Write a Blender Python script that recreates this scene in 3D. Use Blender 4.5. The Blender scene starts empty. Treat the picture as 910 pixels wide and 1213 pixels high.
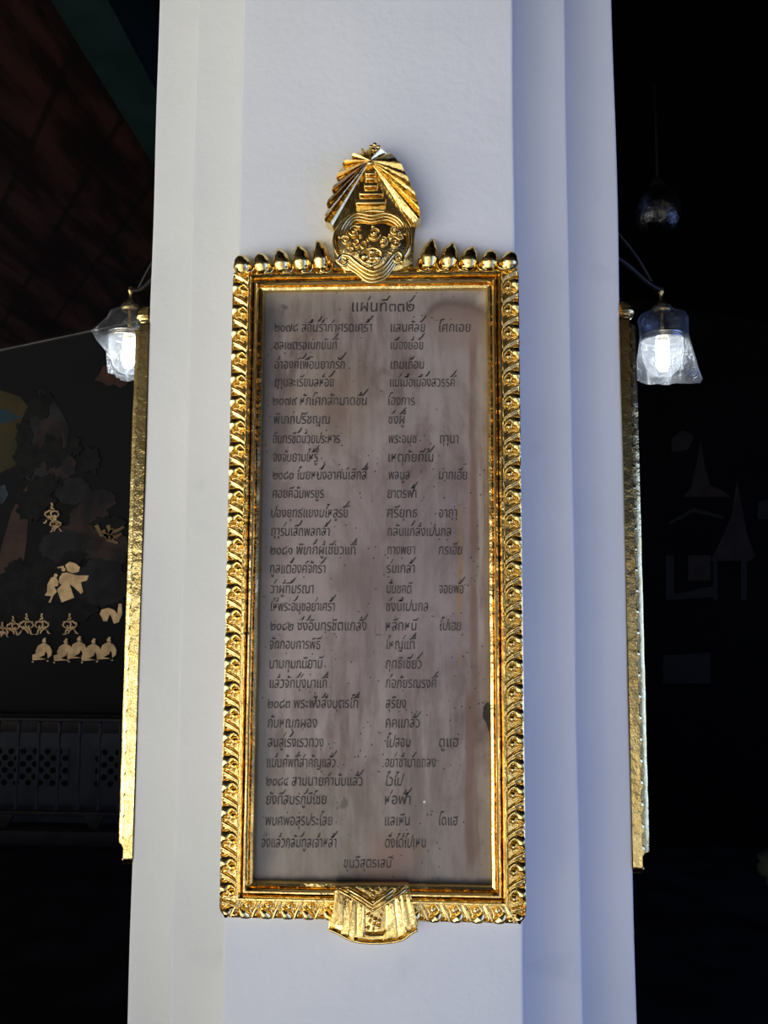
import bpy, bmesh, math, random
from mathutils import Vector, Matrix, noise
random.seed(7)
scene = bpy.context.scene
COL = scene.collection
PI = math.pi

# ------------------------------------------------------------------ camera
W, H, F = 910., 1213., 1000.
CAM = Vector((0.0719, -1.27, 1.5))
YAW, PITCH, ROLL = -0.0449, 0.0974, 0.0039
cy, sy, cp, sp = math.cos(YAW), math.sin(YAW), math.cos(PITCH), math.sin(PITCH)
FW = Vector((sy * cp, cy * cp, sp)); RT0 = Vector((cy, -sy, 0)); UP0 = RT0.cross(FW)
RT = math.cos(ROLL) * RT0 + math.sin(ROLL) * UP0
UP = -math.sin(ROLL) * RT0 + math.cos(ROLL) * UP0
cam = bpy.data.cameras.new('camera'); camo = bpy.data.objects.new('camera', cam); COL.objects.link(camo)
cam.sensor_fit = 'HORIZONTAL'; cam.sensor_width = 36.0; cam.lens = 36.0 * F / W
cam.clip_start = 0.02; cam.clip_end = 100
M = Matrix((RT, UP, -FW)).transposed().to_4x4(); M.translation = CAM
camo.matrix_world = M
scene.camera = camo

def U(px, py, Y):
    """point of the place seen at pixel (px, py) on the vertical plane at depth Y"""
    d = FW * F + RT * (px - W / 2) + UP * (H / 2 - py)
    q = CAM + d * ((Y - CAM.y) / d.y)
    return q.x, q.z

# ------------------------------------------------------------------ light
vs = scene.view_settings
vs.view_transform = 'Standard'; vs.look = 'None'; vs.gamma = 1.0; vs.use_curve_mapping = False
vs.exposure = -0.10

world = bpy.data.worlds.new('world'); scene.world = world; world.use_nodes = True
wt = world.node_tree; wt.nodes.clear()
def wn(t, **k):
    n = wt.nodes.new(t)
    for a, b in k.items(): setattr(n, a, b)
    return n
def wmath(op, a, b=None, c=None):
    n = wn('ShaderNodeMath', operation=op)
    for i, v in enumerate((a, b, c)):
        if v is None: continue
        if isinstance(v, (int, float)): n.inputs[i].default_value = v
        else: wt.links.new(v, n.inputs[i])
    return n.outputs[0]
wtc = wn('ShaderNodeTexCoord'); wvec = wtc.outputs['Generated']
wsep = wn('ShaderNodeSeparateXYZ'); wt.links.new(wvec, wsep.inputs[0])
def lobe(d, k, col, s):
    d = Vector(d).normalized()
    n = wn('ShaderNodeVectorMath', operation='DOT_PRODUCT'); wt.links.new(wvec, n.inputs[0]); n.inputs[1].default_value = d
    p = wmath('EXPONENT', wmath('MULTIPLY', wmath('SUBTRACT', n.outputs['Value'], 1.0), k))
    p = wmath('MULTIPLY', p, s)
    v = wn('ShaderNodeVectorMath', operation='SCALE'); v.inputs[0].default_value = col; wt.links.new(p, v.inputs[3])
    return v.outputs[0]
def vadd(a, b):
    n = wn('ShaderNodeVectorMath', operation='ADD'); wt.links.new(a, n.inputs[0]); wt.links.new(b, n.inputs[1]); return n.outputs[0]
def vscale(a, f):
    n = wn('ShaderNodeVectorMath', operation='SCALE'); wt.links.new(a, n.inputs[0])
    if isinstance(f, (int, float)): n.inputs[3].default_value = f
    else: wt.links.new(f, n.inputs[3])
    return n.outputs[0]
def smooth(lo, hi, v):
    n = wn('ShaderNodeMapRange', interpolation_type='SMOOTHSTEP'); wt.links.new(v, n.inputs[0])
    n.inputs[1].default_value = lo; n.inputs[2].default_value = hi
    return n.outputs[0]
# sunlit courtyard to the left of the gallery, its pale paving, and the blue open sky on the right
ground = vadd(lobe((-0.86, -0.48, -0.20), 4.5, (1.0, 0.985, 0.935), 2.5), lobe((-0.42, -0.78, -0.45), 6.0, (1.0, 0.985, 0.94), 1.6))
sky = vadd(lobe((-0.86, -0.50, 0.14), 6.0, (0.95, 0.99, 1.0), 0.55), lobe((0.94, -0.33, 0.16), 9.0, (0.27, 0.43, 1.0), 2.3))
below = smooth(0.03, -0.03, wsep.outputs[2])
ground = vscale(ground, below)
# added noise breaks up the courtyard light for crisp glints in the gold
ng = wn('ShaderNodeTexNoise'); ng.inputs['Scale'].default_value = 7.0; ng.inputs['Detail'].default_value = 3.0; wt.links.new(wvec, ng.inputs['Vector'])
ground = vscale(ground, wmath('ADD', wmath('MULTIPLY', smooth(0.46, 0.53, ng.outputs[0]), 1.85), 0.12))
# added noise gates the sky like a skyline, sharpening the gold's reflections
nz = wn('ShaderNodeTexNoise'); nz.inputs['Scale'].default_value = 5.0; wt.links.new(wvec, nz.inputs['Vector'])
sky_gate = wmath('MULTIPLY', smooth(0.47, 0.55, nz.outputs[0]), 0.9)
sky = vscale(sky, wmath('ADD', wmath('MULTIPLY', sky_gate, 1.1), 0.35))
bluefill = lobe((0.94, -0.33, -0.10), 9.0, (0.28, 0.42, 1.0), 2.4)
tot = vadd(vadd(ground, sky), bluefill)
wbg = wn('ShaderNodeBackground'); wt.links.new(tot, wbg.inputs[0]); wbg.inputs[1].default_value = 1.0
wo = wn('ShaderNodeOutputWorld'); wt.links.new(wbg.outputs[0], wo.inputs[0])

# ------------------------------------------------------------------ materials
class NT:
    def __init__(s, name):
        s.m = bpy.data.materials.new(name); s.m.use_nodes = True; s.t = s.m.node_tree
        s.b = s.t.nodes['Principled BSDF']; s.out = s.t.nodes['Material Output']
        s.co = s.n('ShaderNodeTexCoord').outputs['Object']
    def n(s, t, **k):
        n = s.t.nodes.new(t)
        for a, b in k.items(): setattr(n, a, b)
        return n
    def l(s, a, b): s.t.links.new(a, b)
    def put(s, sock, v):
        if isinstance(v, bpy.types.NodeSocket): s.l(v, sock)
        elif sock.type == 'RGBA' and len(v) == 3: sock.default_value = (*v, 1)
        else: sock.default_value = v
    def math(s, op, a, b=0.0, clamp=False):
        n = s.n('ShaderNodeMath', operation=op, use_clamp=clamp); s.put(n.inputs[0], a); s.put(n.inputs[1], b); return n.outputs[0]
    def mapping(s, scale=(1, 1, 1), rot=(0, 0, 0), loc=(0, 0, 0)):
        n = s.n('ShaderNodeMapping'); s.l(s.co, n.inputs[0]); n.inputs['Scale'].default_value = scale
        n.inputs['Rotation'].default_value = rot; n.inputs['Location'].default_value = loc; return n.outputs[0]
    def noise(s, scale, detail=4, vec=None, rough=0.55, dist=0.0):
        n = s.n('ShaderNodeTexNoise'); s.l(vec or s.co, n.inputs['Vector']); n.inputs['Scale'].default_value = scale
        n.inputs['Detail'].default_value = detail; n.inputs['Roughness'].default_value = rough; n.inputs['Distortion'].default_value = dist
        return n.outputs[0]
    def ramp(s, v, lo, hi):
        n = s.n('ShaderNodeMapRange', interpolation_type='SMOOTHSTEP'); s.put(n.inputs[0], v)
        n.inputs[1].default_value = lo; n.inputs[2].default_value = hi; return n.outputs[0]
    def mix(s, f, a, b, mode='MIX'):
        n = s.n('ShaderNodeMix', data_type='RGBA', blend_type=mode); s.put(n.inputs[0], f); s.put(n.inputs[6], a); s.put(n.inputs[7], b); return n.outputs[2]
    def bump(s, h, strength, dist):
        n = s.n('ShaderNodeBump'); s.l(h, n.inputs['Height']); n.inputs['Strength'].default_value = strength; n.inputs['Distance'].default_value = dist
        s.l(n.outputs[0], s.b.inputs['Normal'])
    def set(s, **k):
        for a, v in k.items(): s.put(s.b.inputs[a.replace('_', ' ')], v)
        return s.m

def simple(name, ca, cb, scale=8, rough=0.6, vec_scale=(1, 1, 1), bump=None, metallic=0.0, lo=.35, hi=.65, spec=0.5, rot=(0, 0, 0)):
    t = NT(name)
    v = t.mapping(vec_scale, rot)
    n = t.noise(scale, 4, v)
    t.set(Base_Color=t.mix(t.ramp(n, lo, hi), ca, cb), Roughness=rough, Metallic=metallic)
    t.b.inputs['Specular IOR Level'].default_value = spec
    if bump: t.bump(n, bump[0], bump[1])
    return t.m

MAT = {}
Z0_ = 1.03
# gold leaf over carved lacquer
t = NT('gold_leaf')
n1 = t.noise(60, 3); n2 = t.noise(300, 3); n3 = t.noise(26, 4, rough=.7)
c = t.mix(t.ramp(n3, .30, .72), (0.88, 0.62, 0.21), (0.97, 0.77, 0.35))
c = t.mix(t.ramp(n1, .68, .80), c, (0.55, 0.30, 0.09))
t.set(Base_Color=c, Metallic=1.0, Roughness=0.15)
h = t.math('ADD', t.math('MULTIPLY', n1, 1.0), t.math('MULTIPLY', n2, 0.16))
t.bump(h, 0.42, 0.003)
MAT['gold'] = t.m
# white lime plaster
t = NT('white_plaster')
n1 = t.noise(9, 4); n2 = t.noise(70, 5); n3 = t.noise(2.2, 3)
c = t.mix(t.ramp(n3, .3, .7), (0.80, 0.80, 0.79), (0.74, 0.75, 0.75))
c = t.mix(t.ramp(n1, .62, .8), c, (0.70, 0.71, 0.71))
t.set(Base_Color=c, Roughness=0.75); t.b.inputs['Specular IOR Level'].default_value = .25
t.bump(t.math('ADD', n1, t.math('MULTIPLY', n2, .35)), 0.55, 0.005)
MAT['plaster'] = t.m
# stained marble slab (object space: x across, z up from the plaque's base)
t = NT('stained_marble')
warp = t.noise(14, 4)
cloud = t.noise(8, 6, t.mapping((1, 1, .40)), .68, .6)
fine = t.noise(60, 4, t.mapping((1, 1, .12)), .6)
spot = t.noise(22, 5, t.mapping((1, 1, .7)), .65)
c = t.mix(t.ramp(cloud, .36, .66), (0.165, 0.122, 0.108), (0.41, 0.365, 0.345))
c = t.mix(t.math('MULTIPLY', t.ramp(fine, .40, .66), .55), c, (0.43, 0.39, 0.375))
c = t.mix(t.math('MULTIPLY', t.ramp(spot, .50, .70), .60), c, (0.165, 0.115, 0.105))
sep = t.n('ShaderNodeSeparateXYZ'); t.l(t.co, sep.inputs[0]); X, Z = sep.outputs[0], sep.outputs[2]
wv = t.math('MULTIPLY', t.math('SUBTRACT', warp, .5), .05)
# violet-brown middle, greener low part: colour of the stone itself varies along its height
zz = t.math('ADD', Z, t.math('MULTIPLY', wv, 2.0))
c = t.mix(t.math('MULTIPLY', t.ramp(zz, .30, .10), .55), c, (0.245, 0.225, 0.180))
c = t.mix(t.math('MULTIPLY', t.math('MULTIPLY', t.ramp(zz, .25, .42), t.ramp(zz, .75, .58)), .40), c, (0.290, 0.235, 0.245))
# grey washed left border and dirt near the rim
xl = t.math('ADD', X, wv)
c = t.mix(t.math('MULTIPLY', t.ramp(xl, -.125, -.166), .80), c, (0.100, 0.105, 0.120))
c = t.mix(t.math('MULTIPLY', t.ramp(zz, .895, .925), .55), c, (0.32, 0.315, 0.30))
c = t.mix(t.math('MULTIPLY', t.ramp(t.math('ADD', Z, t.math('MULTIPLY', wv, .35)), .070, .061), .85), c, (0.035, 0.035, 0.042))
# orange vertical drip lines at the right
def band(x0, w, z0, z1, col, f, c):
    a = t.math('MULTIPLY', t.ramp(t.math('ABSOLUTE', t.math('SUBTRACT', t.math('ADD', X, t.math('MULTIPLY', wv, .25)), x0)), w, w * .3), t.math('MULTIPLY', t.ramp(Z, z0 - .02, z0 + .02), t.ramp(Z, z1 + .02, z1 - .02)))
    a = t.math('MULTIPLY', t.math('MULTIPLY', a, f), t.ramp(fine, .30, .55))
    return t.mix(a, c, col)
c = band(.128, .0055, .36, .60, (0.36, 0.24, 0.09), .75, c)
c = band(.149, .0075, .10, .87, (0.20, 0.12, 0.075), .6, c)
c = band(.140, .0090, .08, .33, (0.18, 0.11, 0.075), .7, c)
c = band(.160, .0060, .40, .88, (0.44, 0.41, 0.40), .8, c)
def disc(px, py, r0, r1, col, f, c, wob=1.0):
    x0, z0 = U(px, py, -.014); z0 -= 1.03
    dx = t.math('SUBTRACT', t.math('ADD', X, t.math('MULTIPLY', wv, wob)), x0); dz = t.math('SUBTRACT', Z, z0)
    d = t.math('SQRT', t.math('ADD', t.math('MULTIPLY', dx, dx), t.math('MULTIPLY', dz, dz)))
    return t.mix(t.math('MULTIPLY', t.ramp(d, r1, r0), f), c, col)
x0s, z0s = U(545, 384, -.014)
fade = t.ramp(Z, z0s - Z0_ - .01, z0s - Z0_ + .025)
c = disc(545, 384, .030, .050, (0.120, 0.078, 0.066), t.math('MULTIPLY', fade, .75), c, 2.2)
c = disc(546, 388, .024, .044, (0.345, 0.275, 0.240), .65, c, 2.2)
c = disc(400, 475, .03, .10, (0.30, 0.24, 0.19), .5, c)
c = disc(430, 690, .005, .07, (0.20, 0.155, 0.15), .6, c)
c = disc(460, 1020, .02, .06, (0.27, 0.17, 0.125), .7, c, 2.0)
c = disc(575, 352, .004, .016, (0.55, 0.53, 0.52), .8, c)
c = disc(408, 952, .004, .010, (0.12, 0.10, 0.085), .8, c)
c = disc(334, 364, .002, .006, (0.12, 0.11, 0.12), .8, c)
c = disc(503, 950, .0012, .0022, (0.8, 0.8, 0.76), 1, c, 0.1)
# little pits
vo = t.n('ShaderNodeTexVoronoi'); t.l(t.co, vo.inputs['Vector']); vo.inputs['Scale'].default_value = 95
pit = t.math('MULTIPLY', t.ramp(vo.outputs['Distance'], .15, .10), t.ramp(t.noise(9, 2), .44, .54))
c = t.mix(t.math('MULTIPLY', pit, .9), c, (0.05, 0.04, 0.045))
c = t.mix(1.0, c, (0.93, 0.85, 0.77), 'MULTIPLY')
t.set(Base_Color=c, Roughness=0.42); t.b.inputs['Specular IOR Level'].default_value = .3
t.bump(t.math('ADD', fine, t.math('MULTIPLY', spot, .8)), .12, .002)
MAT['marble'] = t.m
t = NT('black_ink')
t.set(Base_Color=t.mix(t.ramp(t.noise(45, 4), .48, .72), (0.018, 0.016, 0.018), (0.07, 0.057, 0.055)), Roughness=.6)
MAT['ink'] = t.m
MAT['chip'] = simple('dark_chip', (0.012, 0.010, 0.012), (0.03, 0.022, 0.022), 120, .7)
MAT['brass'] = simple('old_brass', (0.45, 0.30, 0.12), (0.65, 0.47, 0.2), 60, .3, metallic=1)
MAT['iron'] = simple('dark_iron', (0.006, 0.005, 0.004), (0.012, 0.010, 0.009), 30, .4, spec=.25)
MAT['steel'] = simple('ring_steel', (0.6, 0.58, 0.52), (0.75, 0.72, 0.66), 50, .2, metallic=1)
# gallery
t = NT('ceiling_boards')
st = t.n('ShaderNodeTexWave', wave_type='BANDS', bands_direction='X'); t.l(t.mapping((1, 1, 1), (0, 0, math.radians(-38))), st.inputs[0]); st.inputs['Scale'].default_value = 1.1; st.inputs['Distortion'].default_value = .4
nn = t.noise(3.0, 5, t.mapping((3, .5, 1), (0, 0, math.radians(-38))), .6)
c = t.mix(t.ramp(nn, .38, .68), (0.005, 0.002, 0.002), (0.040, 0.0135, 0.012))
c = t.mix(t.math('MULTIPLY', t.ramp(st.outputs[1], .05, .0), .7), c, (0.003, 0.002, 0.002))
t.set(Base_Color=c, Roughness=.45); MAT['boards'] = t.m
MAT['shaded_boards'] = simple('shaded_ceiling_boards', (0.0008, 0.0007, 0.0007), (0.002, 0.0015, 0.0015), 4, .5, (3, .5, 1), spec=.06)  # right-hand ceiling boards, their shade put into a near-black colour
MAT['green'] = simple('green_paint', (0.005, 0.014, 0.0125), (0.009, 0.021, 0.018), 5, .6, spec=.12)
MAT['cream'] = simple('pale_trim', (0.17, 0.15, 0.12), (0.12, 0.11, 0.09), 8, .6)
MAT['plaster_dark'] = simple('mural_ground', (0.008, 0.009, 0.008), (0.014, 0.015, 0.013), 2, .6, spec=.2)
MAT['shaded_ground'] = simple('shaded_mural_ground', (0.0007, 0.0009, 0.0012), (0.0016, 0.0016, 0.002), 2, .7, spec=.03)  # right wall and mural ground, colour darkened to carry the shade there
MAT['floor'] = simple('dark_stone_floor', (0.008, 0.008, 0.0085), (0.022, 0.022, 0.022), 4, .55, spec=.15)
MAT['ledge'] = simple('brown_ledge', (0.020, 0.014, 0.011), (0.032, 0.023, 0.018), 6, .5, spec=.3)
MAT['stone'] = simple('grey_panel_stone', (0.030, 0.034, 0.037), (0.043, 0.047, 0.049), 6, .6, spec=.3)
MAT['hole'] = simple('panel_hole', (0.004, 0.004, 0.004), (0.007, 0.006, 0.006), 9, .8, spec=.1)
MAT['rail'] = simple('dark_rail_metal', (0.006, 0.005, 0.005), (0.012, 0.010, 0.009), 20, .45, spec=.3)
MAT['knob'] = simple('pale_stone', (0.05, 0.05, 0.045), (0.07, 0.07, 0.06), 12, .7)
def paint(name, a, b, s=9): MAT[name] = simple(name, a, b, s, .65, spec=.15)
# mural paints
t = NT('mural_sky')
sp_ = t.n('ShaderNodeSeparateXYZ'); t.l(t.co, sp_.inputs[0])
nn = t.noise(1.6, 5, t.mapping((1, 1, 2.5)))
zf = t.math('ADD', sp_.outputs[2], t.math('MULTIPLY', t.math('SUBTRACT', nn, .5), .5))
c = t.mix(t.ramp(zf, 3.1, 2.45), (0.013, 0.026, 0.023), (0.030, 0.046, 0.036))
c = t.mix(t.ramp(zf, 2.3, 2.05), c, (0.014, 0.014, 0.014))
c = t.mix(t.ramp(zf, 2.0, 1.3), c, (0.007, 0.007, 0.006))
t.set(Base_Color=c, Roughness=.7); t.b.inputs['Specular IOR Level'].default_value = .15
MAT['mural_sky'] = t.m
paint('p_ochre', (0.060, 0.043, 0.012), (0.024, 0.024, 0.015), 2.5)
paint('p_hill', (0.016, 0.050, 0.062), (0.02, 0.035, 0.04), 5)
paint('p_cloud', (0.085, 0.034, 0.022), (0.045, 0.024, 0.017), 8)
paint('p_rock', (0.055, 0.031, 0.025), (0.014, 0.012, 0.011), 5)
paint('p_rock_grey', (0.030, 0.027, 0.025), (0.010, 0.010, 0.010), 4)
paint('p_tree', (0.0035, 0.004, 0.0035), (0.010, 0.011, 0.008), 14)
paint('p_path', (0.075, 0.042, 0.028), (0.045, 0.026, 0.019), 4)
paint('p_water', (0.05, 0.065, 0.075), (0.025, 0.035, 0.04), 9)
paint('p_dimgold', (0.25, 0.16, 0.06), (0.14, 0.09, 0.035), 14)
paint('p_dim', (0.0075, 0.0040, 0.0026), (0.003, 0.0018, 0.0014), 9)
paint('p_dimgrey', (0.0035, 0.0035, 0.0034), (0.0022, 0.0022, 0.0022), 9)
MAT['leaf_gold'] = simple('flat_gold_paint', (0.80, 0.52, 0.22), (0.55, 0.34, 0.14), 18, .5, metallic=.15)
# clear plastic and glass
def clear(name, tint, ftr, gl_rough, transl=0.0, col=(1, 1, 1)):
    t = NT(name); t.t.nodes.remove(t.b)
    tr = t.n('ShaderNodeBsdfTransparent'); tr.inputs[0].default_value = (*tint, 1)
    gl = t.n('ShaderNodeBsdfGlossy'); gl.inputs['Roughness'].default_value = gl_rough
    tl = t.n('ShaderNodeBsdfTranslucent'); tl.inputs[0].default_value = (*col, 1)
    nb = t.n('ShaderNodeBump'); t.l(t.noise(55, 3), nb.inputs['Height']); nb.inputs['Strength'].default_value = .5; nb.inputs['Distance'].default_value = .01
    t.l(nb.outputs[0], gl.inputs['Normal'])
    m1 = t.n('ShaderNodeMixShader'); m1.inputs[0].default_value = transl
    t.l(gl.outputs[0], m1.inputs[1]); t.l(tl.outputs[0], m1.inputs[2])
    lw = t.n('ShaderNodeLayerWeight'); lw.inputs[0].default_value = .35
    f = t.math('ADD', ftr, t.math('MULTIPLY', lw.outputs['Facing'], .22), True)
    m2 = t.n('ShaderNodeMixShader'); t.l(f, m2.inputs[0])
    t.l(tr.outputs[0], m2.inputs[1]); t.l(m1.outputs[0], m2.inputs[2]); t.l(m2.outputs[0], t.out.inputs[0])
    return t.m
MAT['bag'] = clear('clear_plastic_film', (.97, .98, 1), .09, .12, .60, (.9, .95, 1))
MAT['frosted'] = clear('glowing_lower_glass', (.95, .97, .99), .13, .12, .60, (.92, .96, 1))
MAT['dusty_glass'] = clear('dusty_globe_glass', (.5, .5, .5), .05, .14, .1, (.5, .5, .5))
MAT['glass'] = clear('lamp_glass', (.95, .97, .97), .07, .06)
t = NT('lamp_bulb'); e = t.n('ShaderNodeEmission'); e.inputs[0].default_value = (.93, .97, 1, 1); e.inputs[1].default_value = 23
t.l(e.outputs[0], t.out.inputs[0]); MAT['bulb'] = t.m

# ------------------------------------------------------------------ helpers
def obj(name, bm, m, parent=None, smooth=True, sharp=None):
    me = bpy.data.meshes.new(name)
    bmesh.ops.recalc_face_normals(bm, faces=bm.faces[:]) if sharp != 'keep' else None
    bm.to_mesh(me); bm.free()
    me.materials.append(MAT[m] if isinstance(m, str) else m)
    if smooth:
        me.shade_smooth()
        if sharp not in (None, 'keep'): me.set_sharp_from_angle(angle=math.radians(sharp))
    o = bpy.data.objects.new(name, me); COL.objects.link(o)
    if parent is not None:
        o.parent = parent
        q = parent; off = Vector()
        while q is not None: off += q.location; q = q.parent
        me.transform(Matrix.Translation(-off))
    return o
def thing(name, label, cat, loc=(0, 0, 0), group=None):
    o = bpy.data.objects.new(name, None); COL.objects.link(o); o.location = loc
    o.empty_display_size = .05
    o['label'] = label; o['category'] = cat
    if group: o['group'] = group
    return o
def tag(o, label, cat, group=None):
    o['label'] = label; o['category'] = cat
    if group: o['group'] = group
    return o
def struct(name, bm, m, **k):
    o = obj(name, bm, m, **k); o['kind'] = 'structure'; return o
def box(bm, x0, x1, y0, y1, z0, z1, bev=0.0):
    r = bmesh.ops.create_cube(bm, size=1.0)
    for v in r['verts']:
        v.co = Vector(((x0 + x1) / 2 + v.co.x * (x1 - x0), (y0 + y1) / 2 + v.co.y * (y1 - y0), (z0 + z1) / 2 + v.co.z * (z1 - z0)))
    if bev:
        es = list({e for v in r['verts'] for e in v.link_edges})
        bmesh.ops.bevel(bm, geom=es, offset=bev, segments=2, affect='EDGES', profile=.5)
def prism(bm, pts, y0, y1, bev=0.0):
    """pts: outline (x, z); solid between front y0 and back y1"""
    f = [bm.verts.new((x, y0, z)) for x, z in pts]; b = [bm.verts.new((x, y1, z)) for x, z in pts]
    n = len(pts); fs = [bm.faces.new(f), bm.faces.new(b[::-1])]
    for i in range(n): fs.append(bm.faces.new((f[i], b[i], b[(i + 1) % n], f[(i + 1) % n])))
    if bev:
        es = [e for e in fs[0].edges]
        bmesh.ops.bevel(bm, geom=es, offset=bev, segments=2, affect='EDGES', profile=.5)
def tube(bm, pts, rad, seg=8, closed=False, flat=1.0):
    pts = [Vector(p) for p in pts]; n = len(pts); rings = []
    rr = rad if isinstance(rad, (list, tuple)) else [rad] * n
    for i, p in enumerate(pts):
        a = pts[(i - 1) % n] if (closed or i > 0) else p
        b = pts[(i + 1) % n] if (closed or i < n - 1) else p
        tg = (b - a); tg = tg.normalized() if tg.length > 1e-9 else Vector((0, 0, 1))
        ref = Vector((0, 1, 0)) if abs(tg.y) < .9 else Vector((1, 0, 0))
        s = tg.cross(ref).normalized(); q = s.cross(tg).normalized()
        rings.append([bm.verts.new(p + s * (rr[i] * math.cos(2 * PI * k / seg)) + q * (rr[i] * flat * math.sin(2 * PI * k / seg))) for k in range(seg)])
    for i in range(n if closed else n - 1):
        A, B = rings[i], rings[(i + 1) % n]
        for k in range(seg): bm.faces.new((A[k], A[(k + 1) % seg], B[(k + 1) % seg], B[k]))
    if not closed: bm.faces.new(rings[0][::-1]); bm.faces.new(rings[-1])
def lathe(bm, prof, cx, cy_, seg=24, caps=True):
    rings = [[bm.verts.new((cx + r * math.cos(2 * PI * k / seg), cy_ + r * math.sin(2 * PI * k / seg), z)) for k in range(seg)] for r, z in prof]
    for A, B in zip(rings, rings[1:]):
        for k in range(seg): bm.faces.new((A[k], A[(k + 1) % seg], B[(k + 1) % seg], B[k]))
    if caps: bm.faces.new(rings[0][::-1]); bm.faces.new(rings[-1])
def ball(bm, x, y, z, r, sx=1, sy_=1, sz=1):
    r_ = bmesh.ops.create_icosphere(bm, subdivisions=2, radius=r)
    for v in r_['verts']: v.co = Vector((x + v.co.x * sx, y + v.co.y * sy_, z + v.co.z * sz))
def spline(pts, k=6):
    out = []; P = [Vector(p) for p in pts]; n = len(P)
    for i in range(n - 1):
        a, b, c_, d = P[max(i - 1, 0)], P[i], P[i + 1], P[min(i + 2, n - 1)]
        for j in range(k):
            t_ = j / k
            out.append(.5 * ((2 * b) + (c_ - a) * t_ + (2 * a - 5 * b + 4 * c_ - d) * t_ * t_ + (3 * b - a - 3 * c_ + d) * t_ ** 3))
    out.append(P[-1]); return out

# ------------------------------------------------------------------ the room shell
YW = 4.05
bm = bmesh.new(); box(bm, -6, 6, -.75, YW + .2, -.2, 0); struct('floor', bm, 'floor', smooth=False)
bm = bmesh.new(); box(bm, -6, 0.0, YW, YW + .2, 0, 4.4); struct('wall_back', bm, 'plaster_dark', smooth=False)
bm = bmesh.new(); box(bm, 0.0, 6, YW, YW + .2, 0, 4.4); struct('wall_right', bm, 'shaded_ground', smooth=False)
# roof underside slopes up to a ridge over the pillar row
(xa, za), (xb, zb) = U(0, 415, YW), U(165, 380, YW)
SL = (zb - za) / (xb - xa)
def ceil_z(x): return za + SL * (x - xa) if x <= .1 else za + SL * (.1 - xa) - SL * (x - .1)
def slab_strip(bm, xs, y0, y1, th):
    for x0, x1 in zip(xs, xs[1:]):
        v = [bm.verts.new((x, y, ceil_z(x) + dz)) for dz in (0, th) for x, y in ((x0, y0), (x1, y0), (x1, y1), (x0, y1))]
        for f in ((0, 1, 2, 3), (7, 6, 5, 4), (0, 4, 5, 1), (1, 5, 6, 2), (2, 6, 7, 3), (3, 7, 4, 0)): bm.faces.new([v[i] for i in f])
bm = bmesh.new(); slab_strip(bm, (-6, .1), -2.3, YW + .2, .12); struct('ceiling', bm, 'boards', smooth=False)
bm = bmesh.new(); slab_strip(bm, (.1, 6), -2.3, YW + .2, .12); struct('ceiling_right', bm, 'shaded_boards', smooth=False)
bm = bmesh.new()
v = [bm.verts.new((x, y, z + dz)) for dz in (0, .1) for x, y, z in ((-6, -1.0, 3.25), (6, -1.0, 3.25), (6, -3.1, 2.38), (-6, -3.1, 2.38))]
for f in ((0, 1, 2, 3), (7, 6, 5, 4), (0, 4, 5, 1), (1, 5, 6, 2), (2, 6, 7, 3), (3, 7, 4, 0)): bm.faces.new([v[i] for i in f])
struct('trim_eave_unseen', bm, 'boards', smooth=False)  # unseen eave soffit, set low to darken the pillar top and upper gold
bm = bmesh.new()
v = [bm.verts.new((x, y, ceil_z(x) + dz)) for y in (YW - .012, YW) for x, dz in ((-6, -.007), (-.3, -.007), (-.3, .02), (-6, .02))]
for f in ((0, 1, 2, 3), (7, 6, 5, 4), (0, 4, 5, 1), (3, 2, 6, 7), (0, 3, 7, 4), (1, 5, 6, 2)): bm.faces.new([v[i] for i in f])
struct('trim_1', bm, 'cream', smooth=False)
bm = bmesh.new(); box(bm, -.995, -.83, -2.2, YW, 3.20, 3.50); struct('trim_2', bm, 'green', smooth=False)

# ------------------------------------------------------------------ the pillar
HW, S1, S2 = .218, .1002, .1065
PH = HW + S1 + S2
def pillar_outline():
    # one corner (front right) from face to side, then rotated three times; convex corners slightly rounded
    q = [(HW, 0), (HW, S1), (HW + S1, S1), (HW + S1, S1 + S2), (PH, S1 + S2)]
    pts = []
    for rot in range(4):
        loop = []
        for i, (x, y) in enumerate(q):
            convex = i in (0, 2, 4)
            p = Vector((x, y - PH))
            if convex:
                r = .006
                prev = Vector((0, -1)) if i in (0,) else None
                din = {0: Vector((1, 0)), 2: Vector((1, 0)), 4: Vector((1, 0))}[i]; dout = Vector((0, 1))
                for k in range(4):
                    a = k / 3 * PI / 2
                    c_ = p - din * r + dout * r
                    loop.append(c_ + Vector((math.sin(a) * r, -math.cos(a) * r)))
            else: loop.append(p)
        for p in loop:
            for _ in range(rot): p = Vector((-p.y, p.x))
            pts.append((p.x, p.y + PH))
    return pts
po = pillar_outline()
bm = bmesh.new(); rows = []
NZ = 90
for k in range(NZ + 1):
    z = 3.60 * k / NZ
    row = []
    for i, (x, y) in enumerate(po):
        j = noise.noise(Vector((x * 6, y * 6, z * 3.5))) * .0022
        jj = noise.noise(Vector((x * 6 + 9, y * 6, z * 3.5))) * .0012
        row.append(bm.verts.new((x + j, y + jj, z)))
    rows.append(row)
n = len(po)
for A, B in zip(rows, rows[1:]):
    for i in range(n): bm.faces.new((A[i], A[(i + 1) % n], B[(i + 1) % n], B[i]))
bm.faces.new(rows[0][::-1]); bm.faces.new(rows[-1])
tag(obj('pillar', bm, 'plaster', sharp=40), 'white plastered square pillar with stepped corners carrying the gilded plaque', 'pillar')

# ------------------------------------------------------------------ the plaque
Z0 = 1.03
plaque = thing('inscribed_plaque', 'tall marble plaque with black script in carved gold frame on the pillar front', 'plaque', (0, 0, Z0), 'gold framed plaques on the pillar')

# slab
bm = bmesh.new(); box(bm, -.174, .174, -.014, -.0005, 1.086, 1.966, .001)
slab = obj('marble_slab', bm, 'marble', plaque, sharp=30); slab['label'] = 'brown-grey stained marble slab with black script'
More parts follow.
